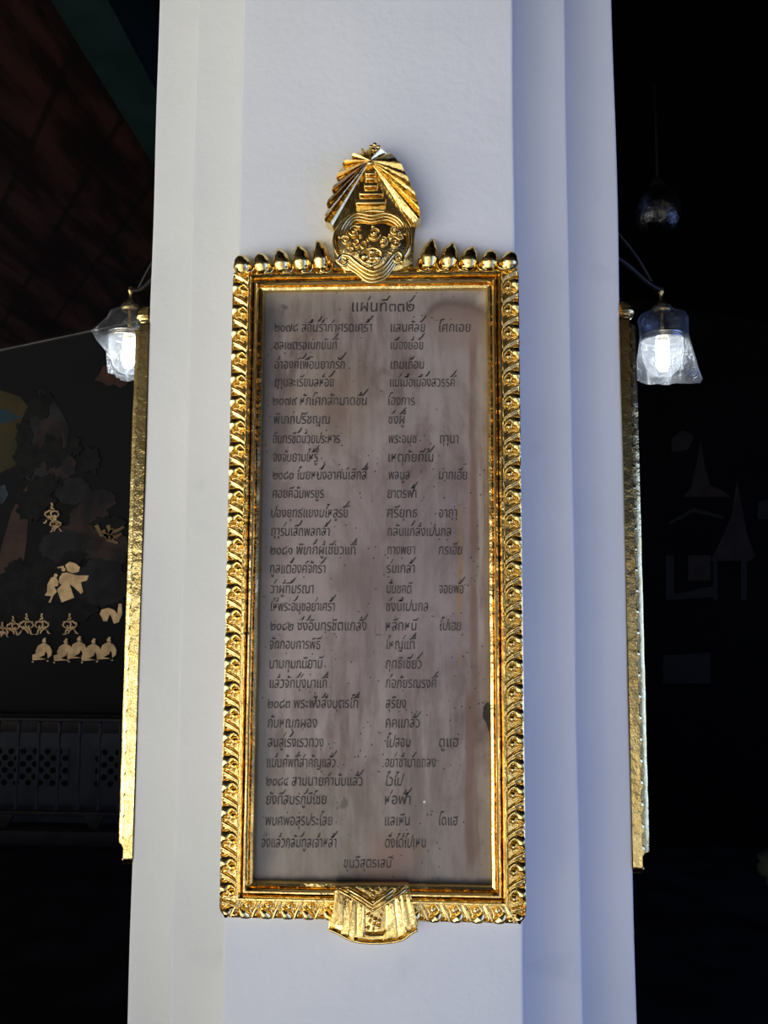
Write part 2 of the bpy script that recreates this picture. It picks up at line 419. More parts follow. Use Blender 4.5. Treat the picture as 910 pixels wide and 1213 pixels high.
# chip at the right border
bm = bmesh.new()
pts = [U(x, y, -.0145) for x, y in ((577, 832), (581, 834), (582, 850), (581, 864), (579, 866), (576, 856), (572, 850), (573, 838))]
prism(bm, pts, -.0150, -.0138)
obj('dark_chip', bm, 'chip', slab, smooth=False)['label'] = 'dark chipped patch at the right rim'

# frame, swept round the slab with its own corner rounding
PROF = []   # (offset sides, offset top, offset bottom, y, corner radius)
def pr(s, y, t=None, b=None, r=.0004): PROF.append((s, s if t is None else t, s if b is None else b, y, r))
pr(-.002, -.010); pr(0, -.0185); pr(.0012, -.0210); pr(.0048, -.0222); pr(.0066, -.0185)
for k in range(6):
    a = PI * (k + .5) / 6; pr(.0110 - .0038 * math.cos(a), -.0220 - .0095 * math.sin(a))
pr(.0152, -.0225)
for k in range(6):
    a = PI * (k + .5) / 6; pr(.0198 - .0042 * math.cos(a), -.0235 - .0115 * math.sin(a))
pr(.0246, -.0170); pr(.0258, -.0118); pr(.0445, -.0118, .033, .0465, .012)
pr(.0475, -.0172, .0355, .0495, .014); pr(.0492, -.0160, .037, .0515, .015); pr(.0492, -.0002, .037, .0515, .015)
XI, ZT, ZB = .1705, 1.9635, 1.0885
def frame_path():
    st = []   # station: function giving (x, z) from offsets
    NS, NH, NC = 90, 36, 4
    def side(a, b, n, fn): return [(lambda o, u=a + (b - a) * i / n: fn(o, u)) for i in range(1, n)]
    def corner(sx, top, rev):
        fs = []
        for k in range(NC + 1):
            a = PI / 2 * k / NC
            if rev: a = PI / 2 - a
            def fn(o, a=a):
                r = o[4]; cx_ = sx * (XI + o[0] - r); cz = (ZT + o[1] - r) if top else (ZB - o[2] + r)
                return cx_ + sx * r * math.cos(a), cz + (1 if top else -1) * r * math.sin(a)
            fs.append(fn)
        return fs
    st += corner(1, False, True)                                     # bottom right: down -> right
    st += side(0, 1, NS, lambda o, u: (XI + o[0], ZB + u * (ZT - ZB)))
    st += corner(1, True, False)
    st += side(1, -1, NH, lambda o, u: (u * XI, ZT + o[1]))
    st += corner(-1, True, True)
    st += side(1, 0, NS, lambda o, u: (-XI - o[0], ZB + u * (ZT - ZB)))
    st += corner(-1, False, False)
    st += side(-1, 1, NH, lambda o, u: (u * XI, ZB - o[2]))
    return st
bm = bmesh.new(); rings = []
for si, fn in enumerate(frame_path()):
    ring = []
    for o in PROF:
        x, z = fn(o)
        w = noise.noise(Vector((x * 30, z * 30, o[0] * 200))) * .0007
        w2 = noise.noise(Vector((x * 22 + 5, z * 22, o[0] * 90))) * .0008
        ring.append(bm.verts.new((x + w2 * .6, o[3] + (w if o[3] < -.012 else 0), z + w2 * .6)))
    rings.append(ring)
for A, B in zip(rings, rings[1:] + rings[:1]):
    for k in range(len(PROF) - 1): bm.faces.new((A[k], A[k + 1], B[k + 1], B[k]))
frame = obj('gilded_frame', bm, 'gold', plaque, sharp=38); frame['label'] = 'carved gilded frame'

# carved motifs as small relief meshes
def relief(name, u0, u1, v0, v1, nu, nv, strokes, base, mapf, skirt):
    """strokes: list of (polyline [(u, v, r, lift)], ...); relief height is the upper hull of round ridges"""
    segs = []
    for st in strokes:
        pl = spline([(p[0], p[1], 0) for p in st], 5) if len(st) > 2 else [Vector((p[0], p[1], 0)) for p in st]
        m_ = len(pl)
        for i, p in enumerate(pl):
            f = i / (m_ - 1) * (len(st) - 1) if m_ > 1 else 0
            a = min(int(f), len(st) - 1); b = min(a + 1, len(st) - 1); g = f - a
            segs.append((p.x, p.y, st[a][2] * (1 - g) + st[b][2] * g, st[a][3] * (1 - g) + st[b][3] * g))
    bm = bmesh.new(); grid = []
    for j in range(nv + 1):
        row = []
        for i in range(nu + 1):
            u = u0 + (u1 - u0) * i / nu; v_ = v0 + (v1 - v0) * j / nv
            h = 0.0
            for (x, y, r, lift) in segs:
                d2 = (u - x) ** 2 + (v_ - y) ** 2
                if d2 < r * r: h = max(h, lift * r + math.sqrt(r * r - d2) * 1.0)
            row.append((u, v_, h))
        grid.append(row)
    vs_ = [[bm.verts.new(mapf(u, v_, base + h)) for (u, v_, h) in row] for row in grid]
    for j in range(nv):
        for i in range(nu):
            q = [(j, i), (j, i + 1), (j + 1, i + 1), (j + 1, i)]
            if max(grid[a][b][2] for a, b in q) > 0: bm.faces.new([vs_[a][b] for a, b in q])
    bmesh.ops.delete(bm, geom=[v for v in bm.verts if not v.link_faces], context='VERTS')
    be = [e for e in bm.edges if e.is_boundary]
    r = bmesh.ops.extrude_edge_only(bm, edges=be)
    for v in [g for g in r['geom'] if isinstance(g, bmesh.types.BMVert)]: v.co.y = skirt
    me = bpy.data.meshes.new(name); bmesh.ops.recalc_face_normals(bm, faces=bm.faces[:]); bm.to_mesh(me); bm.free()
    me.materials.append(MAT['gold']); me.shade_smooth(); me.set_sharp_from_angle(angle=math.radians(60))
    return me
P, Wd = .0353, .0282
def m_(u, v, r, l=0.0): return (u * Wd, v * P, r, l)
side_strokes = [
    [m_(1.0, -.04, .0026, .9), m_(.72, .05, .0030, 1.2), m_(.40, .19, .0029, 1.3), m_(.04, .40, .0024, 1.0)],
    [m_(1.0, .12, .0017, 1.2), m_(.72, .17, .0019, 1.6), m_(.44, .29, .0018, 1.7), m_(.10, .49, .0014, 1.2)],
    [m_(.95, .88, .0030, .3), m_(.86, .72, .0064, .25), m_(.73, .57, .0084, .25), m_(.60, .49, .0066, .3)],
    [m_(.60, .42, .0030, 1.0), m_(.40, .44, .0027, 1.2), m_(.20, .56, .0024, 1.2), m_(.07, .74, .0020, 1.0), m_(.12, .94, .0017, .8)],
    [m_(.33, .76, .0052, .75), m_(.32, .78, .0050, .75)],
    [m_(.34, .98, .0020, .8), m_(.58, .90, .0024, .9), m_(.78, .98, .0022, .6)],
]
# upright lotus leaf for the top edge: u along towards the crown, v upwards
def lotus(w, h):
    def q(u, v, r, l=0.0): return (u * w, v * h, r, l)
    return [
        [q(.52, .22, w * .36, .0), q(.50, .42, w * .45, .05), q(.45, .62, w * .38, .05), q(.39, .80, w * .24, .1), q(.34, .93, w * .11, .3), q(.33, 1.0, w * .04, .8)],
        [q(.74, .17, w * .17, .8), q(.73, .18, w * .16, .8)],
        [q(.30, .30, .0018, 1.5), q(.42, .10, .0022, 1.6), q(.62, .00, .0026, 1.6), q(.90, .00, .0028, 1.6), q(1.05, .16, .0026, 1.3), q(1.02, .34, .0022, 1.2), q(.92, .40, .0016, 1.0)],
    ]
def add_leaf(me, loc, rz=None):
    o = bpy.data.objects.new('carved_leaf', me); COL.objects.link(o); o.parent = frame
    o.location = Vector(loc) - Vector((0, 0, Z0))
    return o
XO = .1935
mL = relief('carved_leaf', -.001, Wd * .90, -.003, P + .002, 34, 42, side_strokes, .0112, lambda u, v, h: (-u, -h, -v), -.004)
mR = relief('carved_leaf', -.001, Wd * .90, -.003, P + .002, 34, 42, side_strokes, .0112, lambda u, v, h: (u, -h, -v), -.004)
zt, zb_ = 1.993, 1.062
NS_ = 26; stp = (zt - zb_) / NS_
for k in range(NS_):
    add_leaf(mL, (-XO, 0, zt - k * stp)); add_leaf(mR, (XO, 0, zt - k * stp))
mBL = relief('carved_leaf', -.001, Wd * .96, -.003, P + .002, 34, 42, side_strokes, .0112, lambda u, v, h: (v * .87, -h, -u), -.004)
mBR = relief('carved_leaf', -.001, Wd * .96, -.003, P + .002, 34, 42, side_strokes, .0112, lambda u, v, h: (-v * .87, -h, -u), -.004)
for k in range(5):
    add_leaf(mBL, (-.202 + k * .0305, 0, 1.0635)); add_leaf(mBR, (.202 - k * .0305, 0, 1.0635))
for sgn in (-1, 1):
    mC = relief('carved_leaf', -.001, Wd * .95, .001, P * .80, 28, 30, side_strokes, .0112, (lambda u, v, h, s=sgn: (s * (u - v * .40) * .80, -h, -(v + u * .30) * .74)), -.004)
    add_leaf(mC, (sgn * .1985, 0, 1.0635))
for k in range(5):
    w, h = .0300, .0265 + .0062 * k
    for sgn in (-1, 1):
        me = relief('carved_leaf', -.002, w * 1.16, -.005, h * 1.03, 30, 40, lotus(w, h), .0150, (lambda u, v, hh, s=sgn: (s * (.2205 - u), -hh, v)), -.003)
        z = 1.993 + (0.0 if k else .002)
        add_leaf(me, (sgn * -.0305 * k, 0, z))

# crown (crest) of the frame
def UZ(zx, zy, Y=-.03): return U(360 + zx / 5.353, 160 + zy / 5.353, Y)
crest_out = [(450, 60), (500, 92), (540, 118), (600, 150), (652, 195), (650, 250), (690, 290), (692, 338), (732, 400), (728, 440), (742, 520), (735, 560), (700, 640), (690, 800), (600, 850), (440, 860), (260, 850), (190, 780), (180, 640), (182, 580), (135, 535), (150, 440), (182, 350), (212, 265), (248, 170), (305, 130), (365, 95), (400, 85)]
bm = bmesh.new(); prism(bm, [UZ(420 + (x - 420) * (.93 if y < 620 else 1), 400 + (y - 400) * (.95 if y < 620 else 1)) for x, y in crest_out], -.0225, -.0005, .0015)
crest = obj('crest', bm, 'gold', plaque, sharp=35); crest['label'] = 'gilded sunburst crest above the frame'
rays = [((472, 92), (540, 118)), ((540, 122), (603, 158)), ((606, 176), (654, 252)), ((650, 258), (693, 338)), ((690, 345), (732, 440)), ((728, 450), (742, 530)), ((742, 535), (680, 566)),
        ((428, 90), (395, 84)), ((392, 84), (362, 98)), ((358, 102), (304, 138)), ((302, 142), (246, 182)), ((246, 188), (208, 272)), ((210, 282), (180, 356)), ((180, 366), (146, 446)), ((148, 458), (132, 538)), ((134, 542), (184, 584))]
hx, hz = UZ(420, 180)
for a, b in rays:
    (ax, az), (bx_, bz) = UZ(*a), UZ(*b)
    bm = bmesh.new()
    cx_, cz = (ax + bx_ + hx) / 3, (az + bz + hz) / 3
    lf = ax < hx - .001
    f = [bm.verts.new((hx, -.040, hz)), bm.verts.new((ax, -.0262 if lf else -.0350, az)), bm.verts.new((bx_, -.0345 if lf else -.0255, bz))]
    # fold line slightly raised beside the leading edge
    g_ = .25 if lf else .72
    mid = bm.verts.new((ax * g_ + bx_ * (1 - g_), -.0375, az * g_ + bz * (1 - g_)))
    k = [bm.verts.new((v.co.x, -.006, v.co.z)) for v in (f[0], f[1], mid, f[2])]
    top = [f[0], f[1], mid, f[2]]
    bm.faces.new((f[0], f[1], mid)); bm.faces.new((f[0], mid, f[2])); bm.faces.new(k[::-1])
    for i in range(4): bm.faces.new((top[i], k[i], k[(i + 1) % 4], top[(i + 1) % 4]))
    bmesh.ops.bevel(bm, geom=[e for e in bm.edges if min(v.co.y for v in e.verts) < -.025 and max(v.co.y for v in e.verts) < -.022], offset=.0006, segments=2, affect='EDGES')
    obj('sunburst_ray', bm, 'gold', crest, sharp=25)
bm = bmesh.new()
for x, y, r in ((425, 70, 13), (450, 58, 15), (475, 72, 13), (440, 90, 16), (462, 92, 14), (450, 115, 15), (435, 140, 11), (430, 85, 9), (480, 92, 9)):
    q = UZ(x, y); ball(bm, q[0], -.028, q[1], r * .00026, 1, .9, 1)
obj('finial', bm, 'gold', crest)
bm = bmesh.new(); q = UZ(420, 180, -.04); ball(bm, q[0], -.040, q[1], .0042); obj('boss', bm, 'gold', crest)
for x0, x1, y0, y1 in ((388, 458, 238, 262), (392, 462, 278, 294), (382, 470, 310, 340), (352, 504, 362, 392), (330, 522, 412, 448)):
    bm = bmesh.new(); a = UZ(x0, y1); b = UZ(x1, y0)
    box(bm, a[0], b[0], -.036, -.018, a[1], b[1], .0016); obj('tier', bm, 'gold', crest, sharp=50)
# cartouche: domed oval with a triple rim and filigree
bm = bmesh.new()
cc = UZ(432, 665); RX, RZ = .0600, .0490
for k in range(9):
    pass
rings = []
for i in range(10):
    f = i / 9
    rings.append([bm.verts.new((cc[0] + RX * math.cos(a) * f, -.0225 - .010 * (1 - f ** 3), cc[1] + RZ * math.sin(a) * f)) for a in [2 * PI * k / 40 for k in range(40)]] if i else [bm.verts.new((cc[0], -.0325, cc[1]))])
for k in range(40): bm.faces.new((rings[0][0], rings[1][k], rings[1][(k + 1) % 40]))
for A, B in zip(rings[1:], rings[2:]):
    for k in range(40): bm.faces.new((A[k], B[k], B[(k + 1) % 40], A[(k + 1) % 40]))
low = [bm.verts.new((v.co.x, -.015, v.co.z)) for v in rings[-1]]
for k in range(40): bm.faces.new((rings[-1][k], low[k], low[(k + 1) % 40], rings[-1][(k + 1) % 40]))
cart = obj('cartouche', bm, 'gold', crest, sharp=50)
bm = bmesh.new()
for d, r in ((0, .0021), (20, .0017), (38, .0015)):
    arch = [(640 - d, 640, 0), (642 - d * .8, 590 + d * .4, 0), (600 - d * .6, 535 + d * .7, 0), (520, 503 + d, 0), (432, 518 + d, 0), (345, 503 + d, 0), (285 + d * .5, 535 + d * .6, 0), (240 + d * .8, 600 + d * .4, 0), (225 + d, 660, 0)]
    pts = []
    for p in spline(arch, 5):
        x, z = UZ(p.x, p.y); pts.append((x, -.0335 + d * .00003, z))
    tube(bm, pts, r, 8)
pts = []
for k in range(48):
    a = 2 * PI * k / 48; pts.append((cc[0] + RX * .97 * math.cos(a), -.0275, cc[1] + RZ * .97 * math.sin(a)))
tube(bm, pts, .0030, 8, True)
obj('cartouche_rim', bm, 'gold', crest)
bm = bmesh.new()
def curl(zx, zy, R0, turns, a0, rad, yy=-.034, sgn=1):
    pts = []; n_ = int(16 * turns)
    for i in range(n_ + 1):
        f = i / n_; a = a0 + sgn * 2 * PI * turns * f; R_ = R0 * (1 - .8 * f)
        x, z = UZ(zx + R_ * math.cos(a), zy - R_ * math.sin(a)); pts.append((x, yy - .002 * f, z))
    tube(bm, pts, [rad * (1 - .35 * i / n_) for i in range(n_ + 1)], 7)
for zx, zy, R0, tr, a0, sg in ((320, 620, 42, 1.4, 0.5, 1), (265, 678, 34, 1.3, 2.2, -1), (450, 628, 44, 1.5, 3.6, 1), (575, 608, 34, 1.4, .2, -1), (612, 650, 28, 1.2, 1.5, 1), (580, 690, 40, 1.5, 2.6, -1), (505, 675, 32, 1.4, 4.2, 1), (385, 700, 36, 1.4, 1.2, -1), (330, 690, 28, 1.3, 4.6, 1), (560, 745, 26, 1.2, .6, 1), (300, 745, 28, 1.2, 2.4, -1)):
    curl(zx, zy, R0, tr, a0, .0018, sgn=sg)
for zx, zy, r in ((318, 622, 12), (450, 630, 13), (268, 678, 12), (576, 604, 10), (505, 672, 13), (585, 690, 9), (440, 590, 10), (545, 640, 9), (360, 645, 9), (410, 735, 11), (470, 745, 10), (355, 590, 9)):
    x, z = UZ(zx, zy); ball(bm, x, -.0355, z, r * .00026)
obj('filigree', bm, 'gold', crest)
bm = bmesh.new()
for d, r in ((0, .0030), (26, .0026), (50, .0024), (72, .0020)):
    wave = [(215 + d * .25, 830 - d * .3, 0), (240, 795 + d * .2, 0), (290, 800 + d, 0), (340, 840 + d * .9, 0), (400, 880 + d, 0), (450, 895 + d * .85, 0), (510, 862 + d, 0), (560, 800 + d, 0), (600, 775 + d * .4, 0), (628, 800, 0), (622 - d * .3, 840 - d * .2, 0)]
    pts = []
    for p in spline(wave, 5):
        x, z = UZ(p.x, p.y - 20); pts.append((x, -.037 + d * .00005, z))
    tube(bm, pts, r, 8)
curl(250, 815, 34, 1.3, 1.8, .0024, -.036, -1); curl(600, 800, 32, 1.3, 1.2, .0024, -.036, 1)
obj('scroll_ribbon', bm, 'gold', crest)
bm = bmesh.new()
pts = []
for k in range(24):
    a = 2 * PI * k / 24; x, z = UZ(430 + 72 * math.cos(a), 780 + 52 * math.sin(a)); pts.append((x, -.037, z))
tube(bm, pts, .0024, 8, True)
for zx, zy, r in ((388, 782, 24), (470, 790, 22), (432, 752, 20), (430, 836, 18), (430, 790, 17)):
    x, z = UZ(zx, zy); ball(bm, x, -.036, z, r * .00025)
obj('rosette', bm, 'gold', crest)

# apron ornament at the foot of the frame
def UA(zx, zy, Y=-.036): return U(380 + zx / 7.583, 1030 + zy / 7.583, Y)
bm = bmesh.new()
ap = [(120, 150), (790, 150), (820, 280), (850, 430), (880, 520), (850, 560), (790, 590), (740, 640), (640, 665), (480, 675), (340, 665), (230, 630), (150, 580), (60, 545), (70, 480), (115, 400), (125, 280)]
prism(bm, [UA(x, y) for x, y in ap], -.031, -.0005, .002)
apron = obj('apron', bm, 'gold', plaque, sharp=35); apron['label'] = 'gilded pleated ornament below the frame'
def pleat(pts, y0=-.0385):
    bm = bmesh.new(); prism(bm, [UA(x, y) for x, y in pts], y0, -.028, .0013); obj('pleat', bm, 'gold', apron, sharp=40)
pleat([(120, 190), (160, 175), (165, 440), (110, 520), (85, 500), (120, 400)], -.0355)
pleat([(168, 185), (206, 205), (200, 500), (150, 500), (150, 440)], -.0385)
pleat([(214, 215), (262, 235), (258, 520), (250, 590), (170, 580), (205, 500)], -.0360)
pleat([(280, 245), (322, 270), (316, 560), (300, 620), (255, 590), (262, 520)], -.0395)
pleat([(330, 278), (380, 300), (374, 570), (395, 610), (330, 600), (322, 560)], -.0370)
pleat([(608, 300), (656, 265), (672, 560), (690, 600), (560, 630), (600, 560)], -.0395)
pleat([(664, 260), (704, 235), (732, 480), (790, 570), (700, 600), (680, 540)], -.0365)
pleat([(714, 228), (742, 208), (800, 500), (755, 515), (738, 470)], -.0390)
pleat([(750, 205), (790, 180), (828, 440), (870, 520), (815, 530), (800, 440)], -.0360)
bm = bmesh.new(); prism(bm, [UA(x, y) for x, y in ((392, 330), (470, 378), (596, 320), (600, 560), (570, 590), (400, 590), (378, 560))], -.0335, -.028, .001)
tube(bm, [(UA(x, y)[0], -.035, UA(x, y)[1]) for x, y in ((384, 320), (380, 480), (392, 575), (440, 590), (560, 586), (596, 560), (600, 440), (600, 320))], .0022, 8)
for zx, zy, r in ((425, 410, 17), (455, 430, 15), (490, 455, 20), (530, 470, 17), (480, 500, 16), (440, 470, 13), (520, 515, 18), (420, 530, 16), (470, 545, 12), (545, 420, 13), (560, 370, 10)):
    x, z = UA(zx, zy); ball(bm, x, -.036, z, r * .00017, 1.2, 1, .9)
obj('pocket', bm, 'gold', apron, sharp=45)
for pts, r, yy in (([(150, 165), (260, 225), (385, 305), (470, 375), (550, 320), (660, 245), (765, 165)], .0020, -.041), ([(245, 158), (360, 225), (470, 302), (560, 235), (650, 165)], .0024, -.042), ([(250, 195), (380, 275), (470, 338), (550, 290), (650, 205)], .0018, -.040)):
    bm = bmesh.new(); tube(bm, [(UA(x, y)[0], yy, UA(x, y)[1]) for x, y in pts], r, 8); obj('chevron', bm, 'gold', apron)
bm = bmesh.new()
for zx, zy, r in ((375, 170, 12), (410, 190, 15), (445, 205, 13), (470, 180, 16), (475, 225, 14), (515, 195, 14), (545, 172, 13), (465, 250, 12)):
    x, z = UA(zx, zy); ball(bm, x, -.036, z, r * .00018, 1.3, 1, .8)
obj('floral_knot', bm, 'gold', apron)
bm = bmesh.new(); tube(bm, [(UA(p.x, p.y)[0], -.033, UA(p.x, p.y)[1]) for p in spline([(70, 540, 0), (150, 575, 0), (250, 628, 0), (350, 655, 0), (480, 665, 0), (640, 655, 0), (740, 630, 0), (800, 585, 0), (870, 545, 0)], 5)], .0028, 8)
obj('apron_lip', bm, 'gold', apron)

# the inscription, one mesh per written phrase
def write(txt, px0, px1, py_base, parent, hpx=10.0):
    cu = bpy.data.curves.new('inscription_line', 'FONT'); cu.body = txt; cu.size = 1.0; cu.resolution_u = 3
    cu.offset = -.005
    tmp = bpy.data.objects.new('inscription_line', cu); COL.objects.link(tmp)
    dg = bpy.context.evaluated_depsgraph_get(); dg.update()
    me = bpy.data.meshes.new_from_object(tmp.evaluated_get(dg))
    bpy.data.objects.remove(tmp)
    if not me.vertices: return
    xs = [v.co.x for v in me.vertices]; x0, x1 = min(xs), max(xs)
    A = U(px0, py_base, -.0148); B = U(px1, py_base, -.0148)
    hx_ = hpx * .00127
    k = hx_ / .58; sx = (B[0] - A[0]) / (x1 - x0)
    for v in me.vertices:
        y = v.co.y
        ex = max(0.0, y - .60)
        X_ = A[0] + (v.co.x - x0) * sx + (y * .04 + ex * .80) * k
        Z_ = A[1] + (min(y, .60) + ex * 1.45) * k + (B[1] - A[1]) * (v.co.x - x0) / (x1 - x0)
        X_ += noise.noise(Vector((X_ * 90, Z_ * 90, 3))) * .0007
        Z_ += noise.noise(Vector((X_ * 60, Z_ * 90, 8))) * .0008
        v.co = Vector((X_, -.0148, Z_))
    tails = []
    if any(c_ in txt[-4:] for c_ in '้์ั่'): tails.append([(px1 - 7, py_base - 13), (px1 - 5, py_base - 11.5), (px1 - 2, py_base - 14), (px1 + 2, py_base - 19.5)])
    if txt[0] in 'โไใ': tails.append([(px0 - 9, py_base - 17), (px0 - 6, py_base - 16.5), (px0 - 3, py_base - 13.5), (px0 + 1, py_base - 9.5)])
    if len(txt) > 12 and any(c_ in txt[3:-5] for c_ in '้์่'): 
        mx = px0 + (px1 - px0) * (.35 + .3 * random.random()); tails.append([(mx, py_base - 12), (mx + 2.5, py_base - 14), (mx + 5, py_base - 18.5)])
    bt = bmesh.new(); bt.from_mesh(me)
    for tl in tails:
        pp = spline([(x, y, 0) for x, y in tl], 4); prev = None
        for i, p in enumerate(pp):
            f = i / (len(pp) - 1); w = .55 + .25 * math.sin(PI * f)
            a_, b_ = U(p.x - w * .7, p.y - w * .7, -.0148), U(p.x + w * .7, p.y + w * .7, -.0148)
            cur = (bt.verts.new((a_[0], -.0148, a_[1])), bt.verts.new((b_[0], -.0148, b_[1])))
            if prev: bt.faces.new((prev[0], prev[1], cur[1], cur[0]))
            prev = cur
    bt.to_mesh(me); bt.free()
    o = bpy.data.objects.new('inscription_line', me); COL.objects.link(o); o.parent = parent
    me.transform(Matrix.Translation((0, 0, -Z0)))
    me.materials.clear(); me.materials.append(MAT['ink'])
ROWS = [
 ('๒๐๗๘ สอื้นร่ำกำศรดเศร้า', 325, 440, 'แสนศัลย', 463, 503, 'โศกเอย', 519, 557),
 ('ชลเนตรอเนกนันท์', 325, 399, 'เนืองย้อย', 463, 501),
 ('อ้าองค์เพื่อนยากรัก', 325, 408, 'เถมเถือน', 463, 502),
 ('ฤๅมละเรียมลห้อย', 325, 395, 'แม่เมื้อเมืองสวรรค์', 462, 539),
 ('๒๐๗๙ หักโศกสัทมาดขึ้น', 323, 434, 'โองการ', 459, 491),
 ('พิเภกปรีชญุณ', 324, 390, 'ซึ่งผู้', 460, 479),
 ('อินทรชิตม้วยประหาร', 323, 402, 'พระอนุช', 460, 493, 'ฤๅนา', 521, 543),
 ('จงจับยามให้รู้', 323, 376, 'เหตุภัยที่ใน', 460, 513),
 ('๒๐๘๐ ไนยหนึ่งอาศน์เสิกสี้', 323, 434, 'พลมูล', 460, 485, 'มากเฮีย', 520, 553),
 ('คอยคีฉัมพรยูร', 323, 383, 'ยาตรฟ้า', 459, 493),
 ('ปองยุทธแยงมไหสูรย์', 321, 412, 'ศรียุทธ', 459, 494, 'อาฤๅ', 520, 541),
 ('ฤๅร่นเสิกพลกล้า', 321, 390, 'กลับแกล้งเปนกล', 459, 534),
 ('๒๐๘๑ พิเภกผู้เชี่ยวแท้', 320, 421, 'ทางพยา', 459, 491, 'กรเฮีย', 520, 547),
 ('ทูลแต่องค์จักรา', 320, 385, 'ร่มเกล้า', 458, 491),
 ('ว่าผู้ที่มรณา', 320, 371, 'นั้นชคติ', 458, 487, 'จอยพ่อ', 520, 549),
 ('ให้พระอนุชอย่าเศร้า', 320, 396, 'ซึ่งนี้เปนกล', 457, 507),
 ('๒๐๘๒ ซึ่งอินทรชิตแกล้ง', 320, 434, 'หลีกหนี', 457, 493, 'ไปเฮย', 520, 546),
 ('จักกอบการพิธี', 319, 379, 'ใหญ่แท้', 457, 491),
 ('นามกุมภนิยามี', 319, 381, 'ฤทธิเชี่ยว', 457, 499),
 ('แล้วจักมุ่งมาแก้', 319, 387, 'ก่อภัยรณรงค์', 457, 517),
 ('๒๐๘๓ พระฟังสั่งบุตรไท้', 317, 424, 'สุริยง', 457, 481),
 ('กับหณุกผอง', 317, 375, 'คคแกล้ว', 457, 497),
 ('สบสู่เร่งเรวทวง', 317, 383, 'ไปสอบ', 457, 486, 'ดูแฮ', 520, 543),
 ('แม้นศัพท์สำคัญแล้ว', 316, 397, 'อย่าช้ามาแถลง', 456, 516),
 ('๒๐๘๔ สามนายคำนับแล้ว', 315, 429, 'ไวไป', 456, 476),
 ('ยังที่สมรภูมิไชย', 315, 386, 'ห่อฟ้า', 456, 486),
 ('พบศพอสุรประไลย', 314, 393, 'แลเหิน', 456, 485, 'โดแฮ', 519, 542),
 ('จึงแล้วกลับทูลเจ้าหล้า', 309, 398, 'ดั่งได้ไปเหน', 456, 504)]
YS = [388, 409, 432, 453, 475, 497, 520, 542, 563, 585, 608, 630, 652, 674, 698, 719, 742, 764, 787, 810, 834, 857, 880, 904, 926, 948, 973, 999]
write('แผ่นที่๓๓๒', 417, 490, 369, slab, 12)
for r, y in zip(ROWS, YS):
    for i in range(0, len(r), 3): write(r[i], r[i + 1], r[i + 2], y + 5, slab, 10)
write('ขุนวิสุตรเสนี', 407, 463, 1028, slab, 9.5)

# the same plaque on the two neighbouring pillar faces (seen edge-on)
def copy_tree(o, parent=None, skip=()):
    c_ = o.copy(); COL.objects.link(c_); c_.parent = parent
    for ch in list(o.children):
        if ch.name.split('.')[0] in skip: continue
        copy_tree(ch, c_, skip)
    return c_
for sgn, lab in ((-1, 'gold framed plaque seen edge-on on the left side of the white pillar'), (1, 'gold framed plaque seen edge-on on the right side of the white pillar')):
    q = copy_tree(plaque, None, ('inscription_line', 'dark_chip'))
    q.location = (sgn * (PH - .001), PH, Z0); q.rotation_euler = (0, 0, sgn * PI / 2); q['label'] = lab

